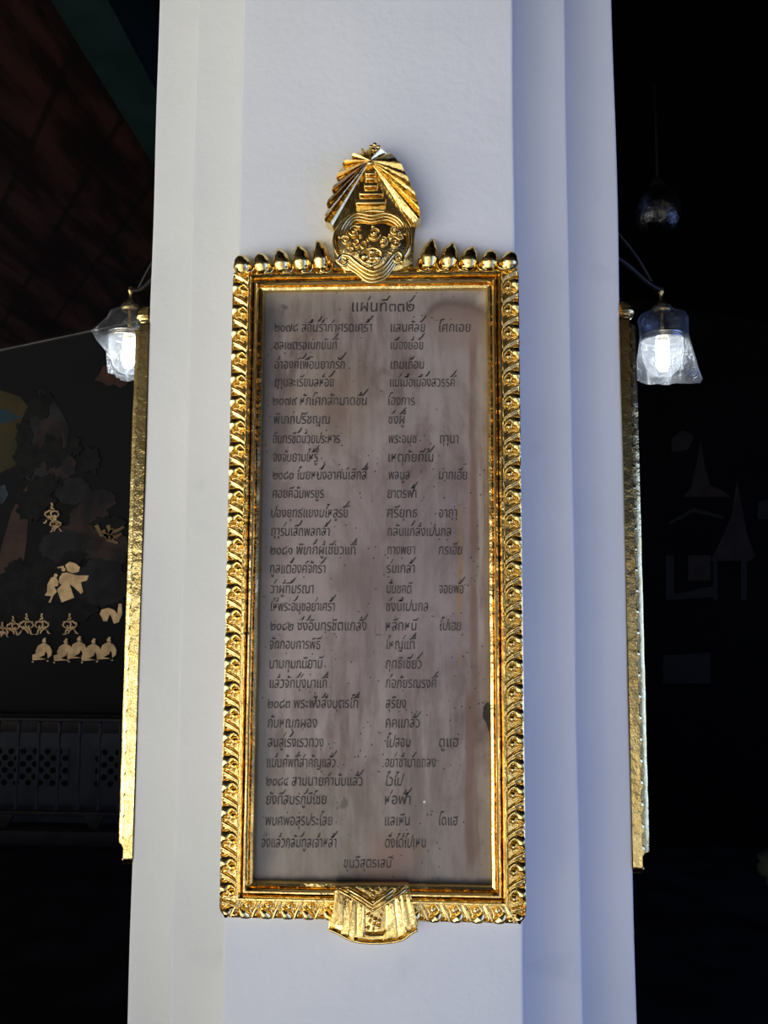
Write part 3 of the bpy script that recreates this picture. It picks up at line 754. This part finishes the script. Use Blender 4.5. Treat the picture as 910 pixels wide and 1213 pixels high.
# ------------------------------------------------------------------ lamps in plastic bags
def lamp(sgn, label, baglabel):
    LX, LY = sgn * .645, .72
    zr = U(785, 400, LY)[1]; ztop = U(785, 372, LY)[1]; DZ = 0.0 if sgn > 0 else .018; zr += DZ; ztop += DZ
    t_ = thing('bracket_lamp', label, 'lamp', (sgn * PH, .58, 2.26), 'bracket lamps beside the pillar')
    bm = bmesh.new(); xo = sgn * (PH + .006)
    box(bm, min(sgn * (PH - .0005), sgn * (PH + .012)), max(sgn * (PH - .0005), sgn * (PH + .012)), .55, .61, 2.22, 2.36, .004); obj('wall_plate', bm, 'iron', t_, sharp=40)
    bm = bmesh.new(); tube(bm, spline([(sgn * (PH + .01), .58, 2.30), (sgn * .53, .62, 2.262), (sgn * .60, .68, 2.235), (LX, LY, 2.228 + DZ)], 6), .006, 10); obj('arm', bm, 'iron', t_)
    bm = bmesh.new(); tube(bm, spline([(sgn * (PH + .01), .58, 2.35), (sgn * .50, .60, 2.335), (sgn * .57, .655, 2.29), (sgn * .615, .69, 2.238)], 6), .004, 8); obj('stay_rod', bm, 'iron', t_)
    bm = bmesh.new()
    lathe(bm, [(.004, 2.236 + DZ), (.007, 2.232 + DZ), (.007, 2.222 + DZ), (.004, 2.218 + DZ), (.004, 2.205 + DZ), (.010, 2.200 + DZ), (.012, 2.192 + DZ), (.020, 2.184 + DZ), (.022, ztop + .004)], LX, LY, 20); obj('cap', bm, 'brass', t_)
    bm = bmesh.new()
    lathe(bm, [(.021, ztop + .004), (.034, ztop - .004), (.043, ztop - .018), (.046, ztop - .034), (.047, zr + .006)], LX, LY, 28, False); obj('upper_glass', bm, 'glass', t_)
    for dz in (.004, -.006):
        bm = bmesh.new(); tube(bm, [(LX + .0475 * math.cos(a), LY + .0475 * math.sin(a), zr + dz) for a in [2 * PI * k / 32 for k in range(32)]], .0035, 8, True); obj('ring', bm, 'steel', t_)
    bm = bmesh.new()
    lathe(bm, [(.047, zr - .008), (.048, zr - .030), (.045, zr - .055), (.036, zr - .078), (.020, zr - .092), (.003, zr - .096)], LX, LY, 28, False); obj('lower_glass', bm, 'frosted', t_)
    bm = bmesh.new(); tube(bm, [(LX, LY, ztop + .01), (LX, LY, zr - .006)], .005, 10); lathe(bm, [(.006, zr + .012), (.014, zr + .008), (.014, zr - .008), (.006, zr - .01)], LX, LY, 16); obj('socket', bm, 'brass', t_)
    bm = bmesh.new(); lathe(bm, [(.006, zr + .002), (.0465, zr + .001), (.0465, zr - .002), (.006, zr - .003)], LX, LY, 28); obj('shade_disc', bm, 'steel', t_)
    bm = bmesh.new()
    tube(bm, [(LX - .008, LY, zr - .006), (LX - .008, LY, zr - .068), (LX - .004, LY, zr - .076), (LX + .004, LY, zr - .076), (LX + .008, LY, zr - .068), (LX + .008, LY, zr - .006)], .0075, 10); b_ = obj('bulb', bm, 'bulb', t_); b_['label'] = 'glowing white bulb'
    # bag: pleated film hanging round the jar, lower corner pulled outwards
    bm = bmesh.new(); rings = []; nk = 56
    prof = [(.016, ztop + .022, 0), (.024, ztop + .010, 0), (.046, ztop + .000, .002), (.053, ztop - .014, .003), (.053, zr + .004, .002), (.054, zr - .02, .006), (.057, zr - .050, .010), (.060, zr - .080, .014), (.058, zr - .101, .018), (.030, zr - .104, .018)]
    for r, z, pull in prof:
        ring = []
        for k in range(nk):
            a = 2 * PI * k / nk
            fold = .0035 * math.sin(7 * a + z * 40) + .0022 * math.sin(13 * a + 1.3 + z * 90) + .004 * noise.noise(Vector((math.cos(a) * 2, math.sin(a) * 2, z * 22)))
            fold *= min(1, r / .04)
            c_ = math.cos(a) ; cor = max(0.0, c_) ** 5
            drop = (ztop - z) / .17
            side = max(0.0, c_ * sgn) ** 4
            if sgn > 0:
                x = LX + (r + fold) * math.cos(a) + pull * 1.9 * side; zz_ = z - .008 * side * drop
            else:   # this bag's corner sticks out sideways at ring height and the film slants in below it
                lv = math.exp(-((z - zr + .005) / .028) ** 2)
                x = LX + (r + fold) * math.cos(a) - .042 * lv * side + .030 * side * max(0, (zr - z) / .1); zz_ = z + .010 * side * lv
            zz_ += .003 * noise.noise(Vector((a * 3, z * 30, 2)))
            y = LY + (r * .9 + fold) * math.sin(a)
            ring.append(bm.verts.new((x, y, zz_)))
        rings.append(ring)
    for A, B in zip(rings, rings[1:]):
        for k in range(nk): bm.faces.new((A[k], A[(k + 1) % nk], B[(k + 1) % nk], B[k]))
    bm.faces.new(rings[-1])
    tag(obj('plastic_bag', bm, 'bag', sharp=25), baglabel, 'bag', 'clear bags tied over the lamps')
lamp(1, 'glowing glass jar lamp on iron arm to the right of the pillar', 'clear crinkled plastic bag around the lamp right of the pillar')
lamp(-1, 'glowing lamp to the left of the pillar, half hidden by the left plaque', 'clear plastic bag corner showing left of the left gold plaque')

# a second, unlit glass lamp higher up in the dark
gx, gz = U(780, 250, 1.9)
t_ = thing('hanging_glass_lamp', 'dim unlit glass globe lamp high in the dark above the glowing lamp', 'lamp', (gx, 1.9, ceil_z(gx)))
bm = bmesh.new(); lathe(bm, [(.012, gz + .10), (.03, gz + .095), (.06, gz + .07), (.082, gz + .02), (.085, gz - .02), (.07, gz - .065), (.04, gz - .09), (.004, gz - .098)], gx, 1.9, 28, False); obj('globe', bm, 'dusty_glass', t_)
bm = bmesh.new(); lathe(bm, [(.01, gz + .13), (.02, gz + .125), (.03, gz + .10), (.03, gz + .094)], gx, 1.9, 20); obj('cap', bm, 'hole', t_)
bm = bmesh.new(); tube(bm, [(gx, 1.9, gz + .125), (gx, 1.9, ceil_z(gx))], .005, 8); obj('rod', bm, 'hole', t_)

# ------------------------------------------------------------------ back wall: ledge, pierced panels, railing
bm = bmesh.new(); box(bm, -5.9, -.05, 3.83, YW, 0, U(70, 985, 3.83)[1], .006); struct('baseboard_back', bm, 'ledge', sharp=40)
zr0, zr1 = U(70, 963, 3.9)[1], U(70, 850, 3.9)[1]
bm = bmesh.new(); box(bm, -5.9, -.05, YW - .05, YW + .01, U(70, 868, YW - .05)[1], U(70, 846, YW - .05)[1], .004); struct('trim_3', bm, 'ledge', sharp=40)
bm = bmesh.new(); box(bm, -5.9, -.05, YW - .03, YW + .01, .06, U(70, 868, YW - .05)[1]); struct('trim_4', bm, 'stone', smooth=False)
zl0, zl1 = U(70, 932, YW - .03)[1], U(70, 886, YW - .03)[1]
def lattice(x0, x1, label):
    t_ = thing('pierced_panel', label, 'panel', (x0, YW - .03, zl0), 'pierced panels behind the railing')
    bm = bmesh.new(); box(bm, x0, x1, YW - .034, YW - .029, zl0, zl1); obj('backing', bm, 'stone', t_, smooth=False)
    bm = bmesh.new(); s = (zl1 - zl0) / 6.2; nx = int((x1 - x0) / s)
    for j in range(6):
        for i in range(nx):
            if (i + j) % 2: continue
            cx_, cz = x0 + (i + .5) * (x1 - x0) / nx, zl0 + (j + .6) * s
            prism(bm, [(cx_ + s * .50 * math.cos(a), cz + s * .50 * math.sin(a)) for a in [2 * PI * k / 8 for k in range(8)]], YW - .037, YW - .032)
    obj('holes', bm, 'hole', t_, smooth=False)
xs_ = [U(x, 910, YW - .03)[0] for x in (-150, -45, -12, 81, 112, 175)]
lattice(xs_[2], xs_[3], 'grey pierced stone panel behind the railing, nearest the left photo edge')
lattice(xs_[4], xs_[5], 'grey pierced stone panel behind the railing, nearest the left gold plaque')
rail = thing('railing', 'dark low railing with turned balusters in front of the mural wall', 'railing', (-2.5, 3.9, U(70, 985, 3.83)[1]))
bm = bmesh.new(); box(bm, -5.8, -.1, 3.875, 3.925, zr1 - .02, zr1, .005); obj('top_rail', bm, 'ledge', rail, sharp=40)
bm = bmesh.new(); box(bm, -5.8, -.1, 3.88, 3.92, zr0 - .012, zr0 + .012, .004); obj('bottom_rail', bm, 'ledge', rail, sharp=40)
me0 = None
zl = zr1 - .02 - zr0
for px in range(-3, 12):
    X_ = U(21 + px * 24.2, 905, 3.9)[0]
    if me0 is None:
        bm = bmesh.new()
        lathe(bm, [(.012, zr0), (.012, zr0 + .05 * zl), (.006, zr0 + .08 * zl), (.007, zr0 + .3 * zl), (.011, zr0 + .42 * zl), (.007, zr0 + .46 * zl), (.012, zr0 + .52 * zl), (.007, zr0 + .58 * zl), (.011, zr0 + .64 * zl), (.006, zr0 + .7 * zl), (.008, zr0 + .85 * zl), (.013, zr0 + .88 * zl), (.007, zr0 + .91 * zl), (.012, zr0 + .96 * zl), (.012, zr1 - .018)], 0, 3.9, 12)
        b_ = obj('baluster', bm, 'rail', rail); me0 = b_.data
        base = b_.location.copy()
        off = Vector((rail.location.x, 0, 0))
        b_.location.x = X_ - 0.0
    else:
        b_ = bpy.data.objects.new('baluster', me0); COL.objects.link(b_); b_.parent = rail; b_.location.x = X_
for px in (112, 5):
    X_ = U(px, 975, 3.9)[0]; zb0 = U(70, 985, 3.83)[1]
    bm = bmesh.new(); prism(bm, [(X_ - .06, zr0 - .01), (X_ + .06, zr0 - .01), (X_ + .045, zr0 - .04), (X_ + .02, zb0), (X_ - .02, zb0), (X_ - .045, zr0 - .04)], 3.88, 3.92, .003); obj('foot', bm, 'ledge', rail, sharp=40)

# ------------------------------------------------------------------ mural on the left
mural = thing('mural', 'dark painted mural of hills with gold figures left of the pillar', 'mural', (-2.2, YW, 1.6))
zm0, zm1 = U(70, 845, YW)[1], 3.05
bm = bmesh.new()
v = [(-5.9, zm0), (-.05, zm0), (-.05, ceil_z(-.05) - .02), (-5.9, ceil_z(-5.9) - .02)]
prism(bm, v, YW - .006, YW - .001); obj('painted_ground', bm, 'mural_sky', mural, smooth=False)
mural.children[0].location = (0, 0, 0)
LAY = [0]
def blob(cx_, cy_, rx, ry, seed, n_=60, rough=.25):
    out = []
    for k in range(n_):
        a = 2 * PI * k / n_
        j = 1 + rough * noise.noise(Vector((math.cos(a) * 2.2 + seed, math.sin(a) * 2.2, seed * 3.1))) + rough * .6 * noise.noise(Vector((math.cos(a) * 6 + seed, math.sin(a) * 6, seed)))
        out.append((cx_ + rx * j * math.cos(a), cy_ - ry * j * math.sin(a)))
    return out
def patch(name, pts, mat, parent=None, th=.0012):
    LAY[0] += 1
    y = YW - .006 - LAY[0] * .00025
    bm = bmesh.new()
    for poly in (pts if isinstance(pts[0], list) else [pts]):
        prism(bm, [U(x, yy, y) for x, yy in poly], y - th, YW - .0055)
    return obj(name, bm, mat, parent or mural, smooth=False)
patch('painted_ochre_field', [(-60, 470), (0, 462), (24, 470), (40, 490), (34, 545), (0, 560), (-60, 560)], 'p_ochre')
patch('painted_blue_hill', [(-40, 505), (-15, 492), (5, 484), (14, 490), (26, 494), (10, 500), (-20, 506)], 'p_hill')
patch('painted_cloud', [(112, 450), (118, 443), (122, 434), (134, 432), (146, 434), (152, 444), (150, 456), (142, 460), (136, 455), (128, 457), (120, 452)], 'p_cloud')
patch('painted_path', [(38, 568), (26, 584), (14, 606), (4, 640), (-6, 680), (24, 690), (32, 640), (34, 600), (40, 580)], 'p_path')
patch('painted_water', [(-14, 592), (-4, 578), (6, 574), (10, 586), (4, 596), (-12, 598)], 'p_water')
patch('painted_mountain', [(20, 525), (28, 492), (38, 470), (48, 461), (62, 470), (72, 486), (82, 505), (80, 530), (90, 560), (50, 580), (22, 560)], 'p_rock_grey')
for i, (a, b, rx, ry) in enumerate(((60, 520, 18, 24), (45, 548, 15, 18), (70, 550, 19, 16), (120, 592, 18, 12), (88, 582, 22, 16), (105, 612, 24, 16), (100, 640, 30, 22), (75, 650, 30, 24), (130, 650, 26, 20))):
    patch('painted_rock', blob(a, b, rx, ry, i * 1.7 + 1, rough=.2), 'p_rock' if i % 3 != 1 else 'p_rock_grey')
for i, (a, b, rx, ry) in enumerate(((32, 545, 16, 20), (28, 515, 9, 18), (62, 536, 16, 20), (47, 480, 13, 18), (88, 530, 9, 12), (107, 546, 11, 15), (45, 590, 20, 22), (34, 600, 14, 16), (60, 572, 14, 10), (22, 682, 20, 18), (85, 660, 14, 8), (128, 622, 18, 10))):
    patch('painted_tree', blob(a, b, rx, ry, i * 2.3 + 40, 70, .45), 'p_tree')
patch('painted_rock', blob(60, 705, 60, 42, 91.0, rough=.2), 'p_tree'); patch('painted_rock', blob(120, 690, 34, 26, 77.0, rough=.2), 'p_rock_grey')
# gold figures
def gold(pts): return patch('gold_figure', pts, 'leaf_gold', th=.002)
def Q(pts, s=5.6875, ox=0, oy=650): return [(ox + x / s, oy + y / s) for x, y in pts]
def circ(x, y, r, n_=9): return [(x + r * math.cos(2 * PI * k / n_), y + r * math.sin(2 * PI * k / n_)) for k in range(n_)]
gold([Q([(320, 240), (345, 195), (372, 185), (395, 220), (392, 250), (365, 255), (385, 290), (360, 315), (340, 365), (328, 360), (348, 320), (302, 315), (318, 290)]),
      Q([(400, 195), (420, 165), (450, 160), (520, 180), (600, 180), (585, 215), (545, 225), (560, 290), (545, 305), (495, 255), (470, 240), (500, 330), (415, 362), (385, 275), (415, 245), (398, 225)]),
      Q([(385, 125), (430, 115), (432, 128), (390, 133)]), Q(circ(428, 140, 14)), Q([(440, 110), (470, 88), (510, 100), (540, 125), (530, 155), (490, 165), (455, 150)]), Q(circ(376, 180, 13))])
gold([Q([(690, 470), (672, 440), (685, 410), (730, 398), (770, 412), (790, 440), (800, 370), (820, 370), (822, 440), (800, 495), (768, 505), (752, 460), (740, 440), (728, 470), (720, 490), (695, 488)])])
for x, y in ((300, 610), (445, 615), (535, 600), (632, 615), (735, 605)):
    d = (x - 300, y - 610)
    gold([Q([(a + d[0], b + d[1]) for a, b in [(280, 640), (300, 632), (335, 655), (350, 690), (345, 720), (322, 740), (320, 708), (308, 690), (300, 715), (262, 735), (312, 745), (220, 752), (218, 715), (245, 705), (240, 690), (255, 655)]]),
          Q([(a + d[0], b + d[1]) for a, b in [(288, 632), (284, 618), (300, 598), (312, 604), (306, 618), (314, 630)]]), Q(circ(220 + d[0], 762 + d[1], 6)), Q(circ(320 + d[0], 756 + d[1], 6))])
def strokes_poly(lines, w):
    out = []
    for ln in lines:
        L_, R__ = [], []
        for i, (x, y) in enumerate(ln):
            a = ln[max(i - 1, 0)]; b = ln[min(i + 1, len(ln) - 1)]
            d = Vector((b[0] - a[0], b[1] - a[1], 0)).normalized(); k = w * (1 - .45 * i / (len(ln) - 1))
            L_.append((x - d.y * k, y + d.x * k)); R__.append((x + d.y * k, y - d.x * k))
        out.append(L_ + R__[::-1])
    return out
def dancer(cx_, cy_, k, mir=1):
    F_ = lambda pts: [(cx_ + mir * x * k, cy_ + y * k) for x, y in pts]
    ls = [[(0, -13), (1.2, -9), (-1.2, -7.5)], [(-1, -6), (2, -6.5), (3, -4)], [(-6, -1), (-3, -3.5), (1, -2), (5, -3), (8, 0)], [(0, -4), (-1, 1), (1, 5)], [(-7, -2), (-8, 2), (-5, 5)], [(7, -3), (9, 2), (6, 5)], [(0, 4), (-5, 7), (-8, 12), (-10, 12)], [(1, 5), (5, 8), (6, 13), (9, 13)], [(-3, 3), (-6, 9)], [(3, 2), (4, 6), (1, 10), (3, 12)], [(-2, 6), (1, 9)]]
    gold(strokes_poly([F_(l_) for l_ in ls], 1.0 * k))
for x, y, k, mr in ((15, 741, .85, 1), (31, 739, .95, 1), (50, 739, .95, -1), (3, 746, .7, -1), (83, 739, .95, -1), (61, 608, .95, 1), (66, 620, .75, -1)):
    dancer(x, y, k, mr)
patch('gold_figure', strokes_poly([[(114, 622), (120, 634), (128, 634), (134, 626)], [(128, 622), (131, 632), (134, 640)], [(122, 628), (128, 640), (140, 643)], [(132, 630), (140, 628), (147, 624)], [(126, 636), (138, 636), (144, 632)]], 2.4), 'p_dimgold', th=.002)

# ------------------------------------------------------------------ mural on the right, its shade put into near-black paints
mural2 = thing('mural', 'painted wall, shade put into its near-black colour, with faint temple spires right of the pillar', 'mural', (2.2, YW, 1.6))
bm = bmesh.new(); prism(bm, [(.05, zm0), (5.9, zm0), (5.9, ceil_z(5.9) - .02), (.05, ceil_z(.05) - .02)], YW - .006, YW - .001); obj('painted_ground', bm, 'shaded_ground', mural2, smooth=False)
def R_(pts): return [(700 + x / 3.033, 460 + y / 3.033) for x, y in pts]
LAY[0] = 0
for pts, mt in (([(330, 390), (360, 360), (375, 290), (395, 190), (412, 290), (430, 350), (480, 370), (500, 390)], 'p_dim'),
                ([(430, 620), (480, 520), (505, 460), (525, 330), (550, 460), (560, 520), (590, 600), (575, 620)], 'p_dim'),
                ([(280, 480), (370, 430), (480, 460), (480, 470), (370, 445), (285, 490)], 'p_dimgrey'),
                ([(600, 410), (637, 400), (637, 470), (600, 470)], 'p_dimgrey'),
                ([(270, 600), (300, 600), (300, 740), (440, 710), (440, 750), (270, 760)], 'p_dimgrey'),
                ([(350, 600), (430, 600), (430, 690), (350, 690)], 'p_dim'),
                ([(440, 620), (455, 620), (455, 760), (440, 760)], 'p_dimgrey'), ([(540, 620), (560, 620), (560, 760), (540, 760)], 'p_dimgrey'),
                ([(260, 960), (430, 950), (430, 1060), (260, 1060)], 'p_dimgrey'),
                ([(290, 180), (330, 150), (370, 170), (350, 220), (290, 230)], 'p_dim')):
    patch('painted_temple', R_(pts), mt, mural2)

# pale knob of a low post at the right edge
kx, kz = U(906, 1022, 2.8)
t_ = thing('stone_post', 'short pale knobbed post barely visible in the dark by the right edge', 'post', (kx + .05, 2.8, 0))
bm = bmesh.new(); lathe(bm, [(.03, 0), (.03, kz - .12), (.045, kz - .09), (.04, kz - .06)], kx + .05, 2.8, 20); obj('shaft', bm, 'knob', t_)
bm = bmesh.new(); lathe(bm, [(.03, kz - .065), (.075, kz - .05), (.082, kz - .02), (.065, kz), (.078, kz + .02), (.06, kz + .045), (.004, kz + .055)], kx + .05, 2.8, 24); obj('knob', bm, 'knob', t_)
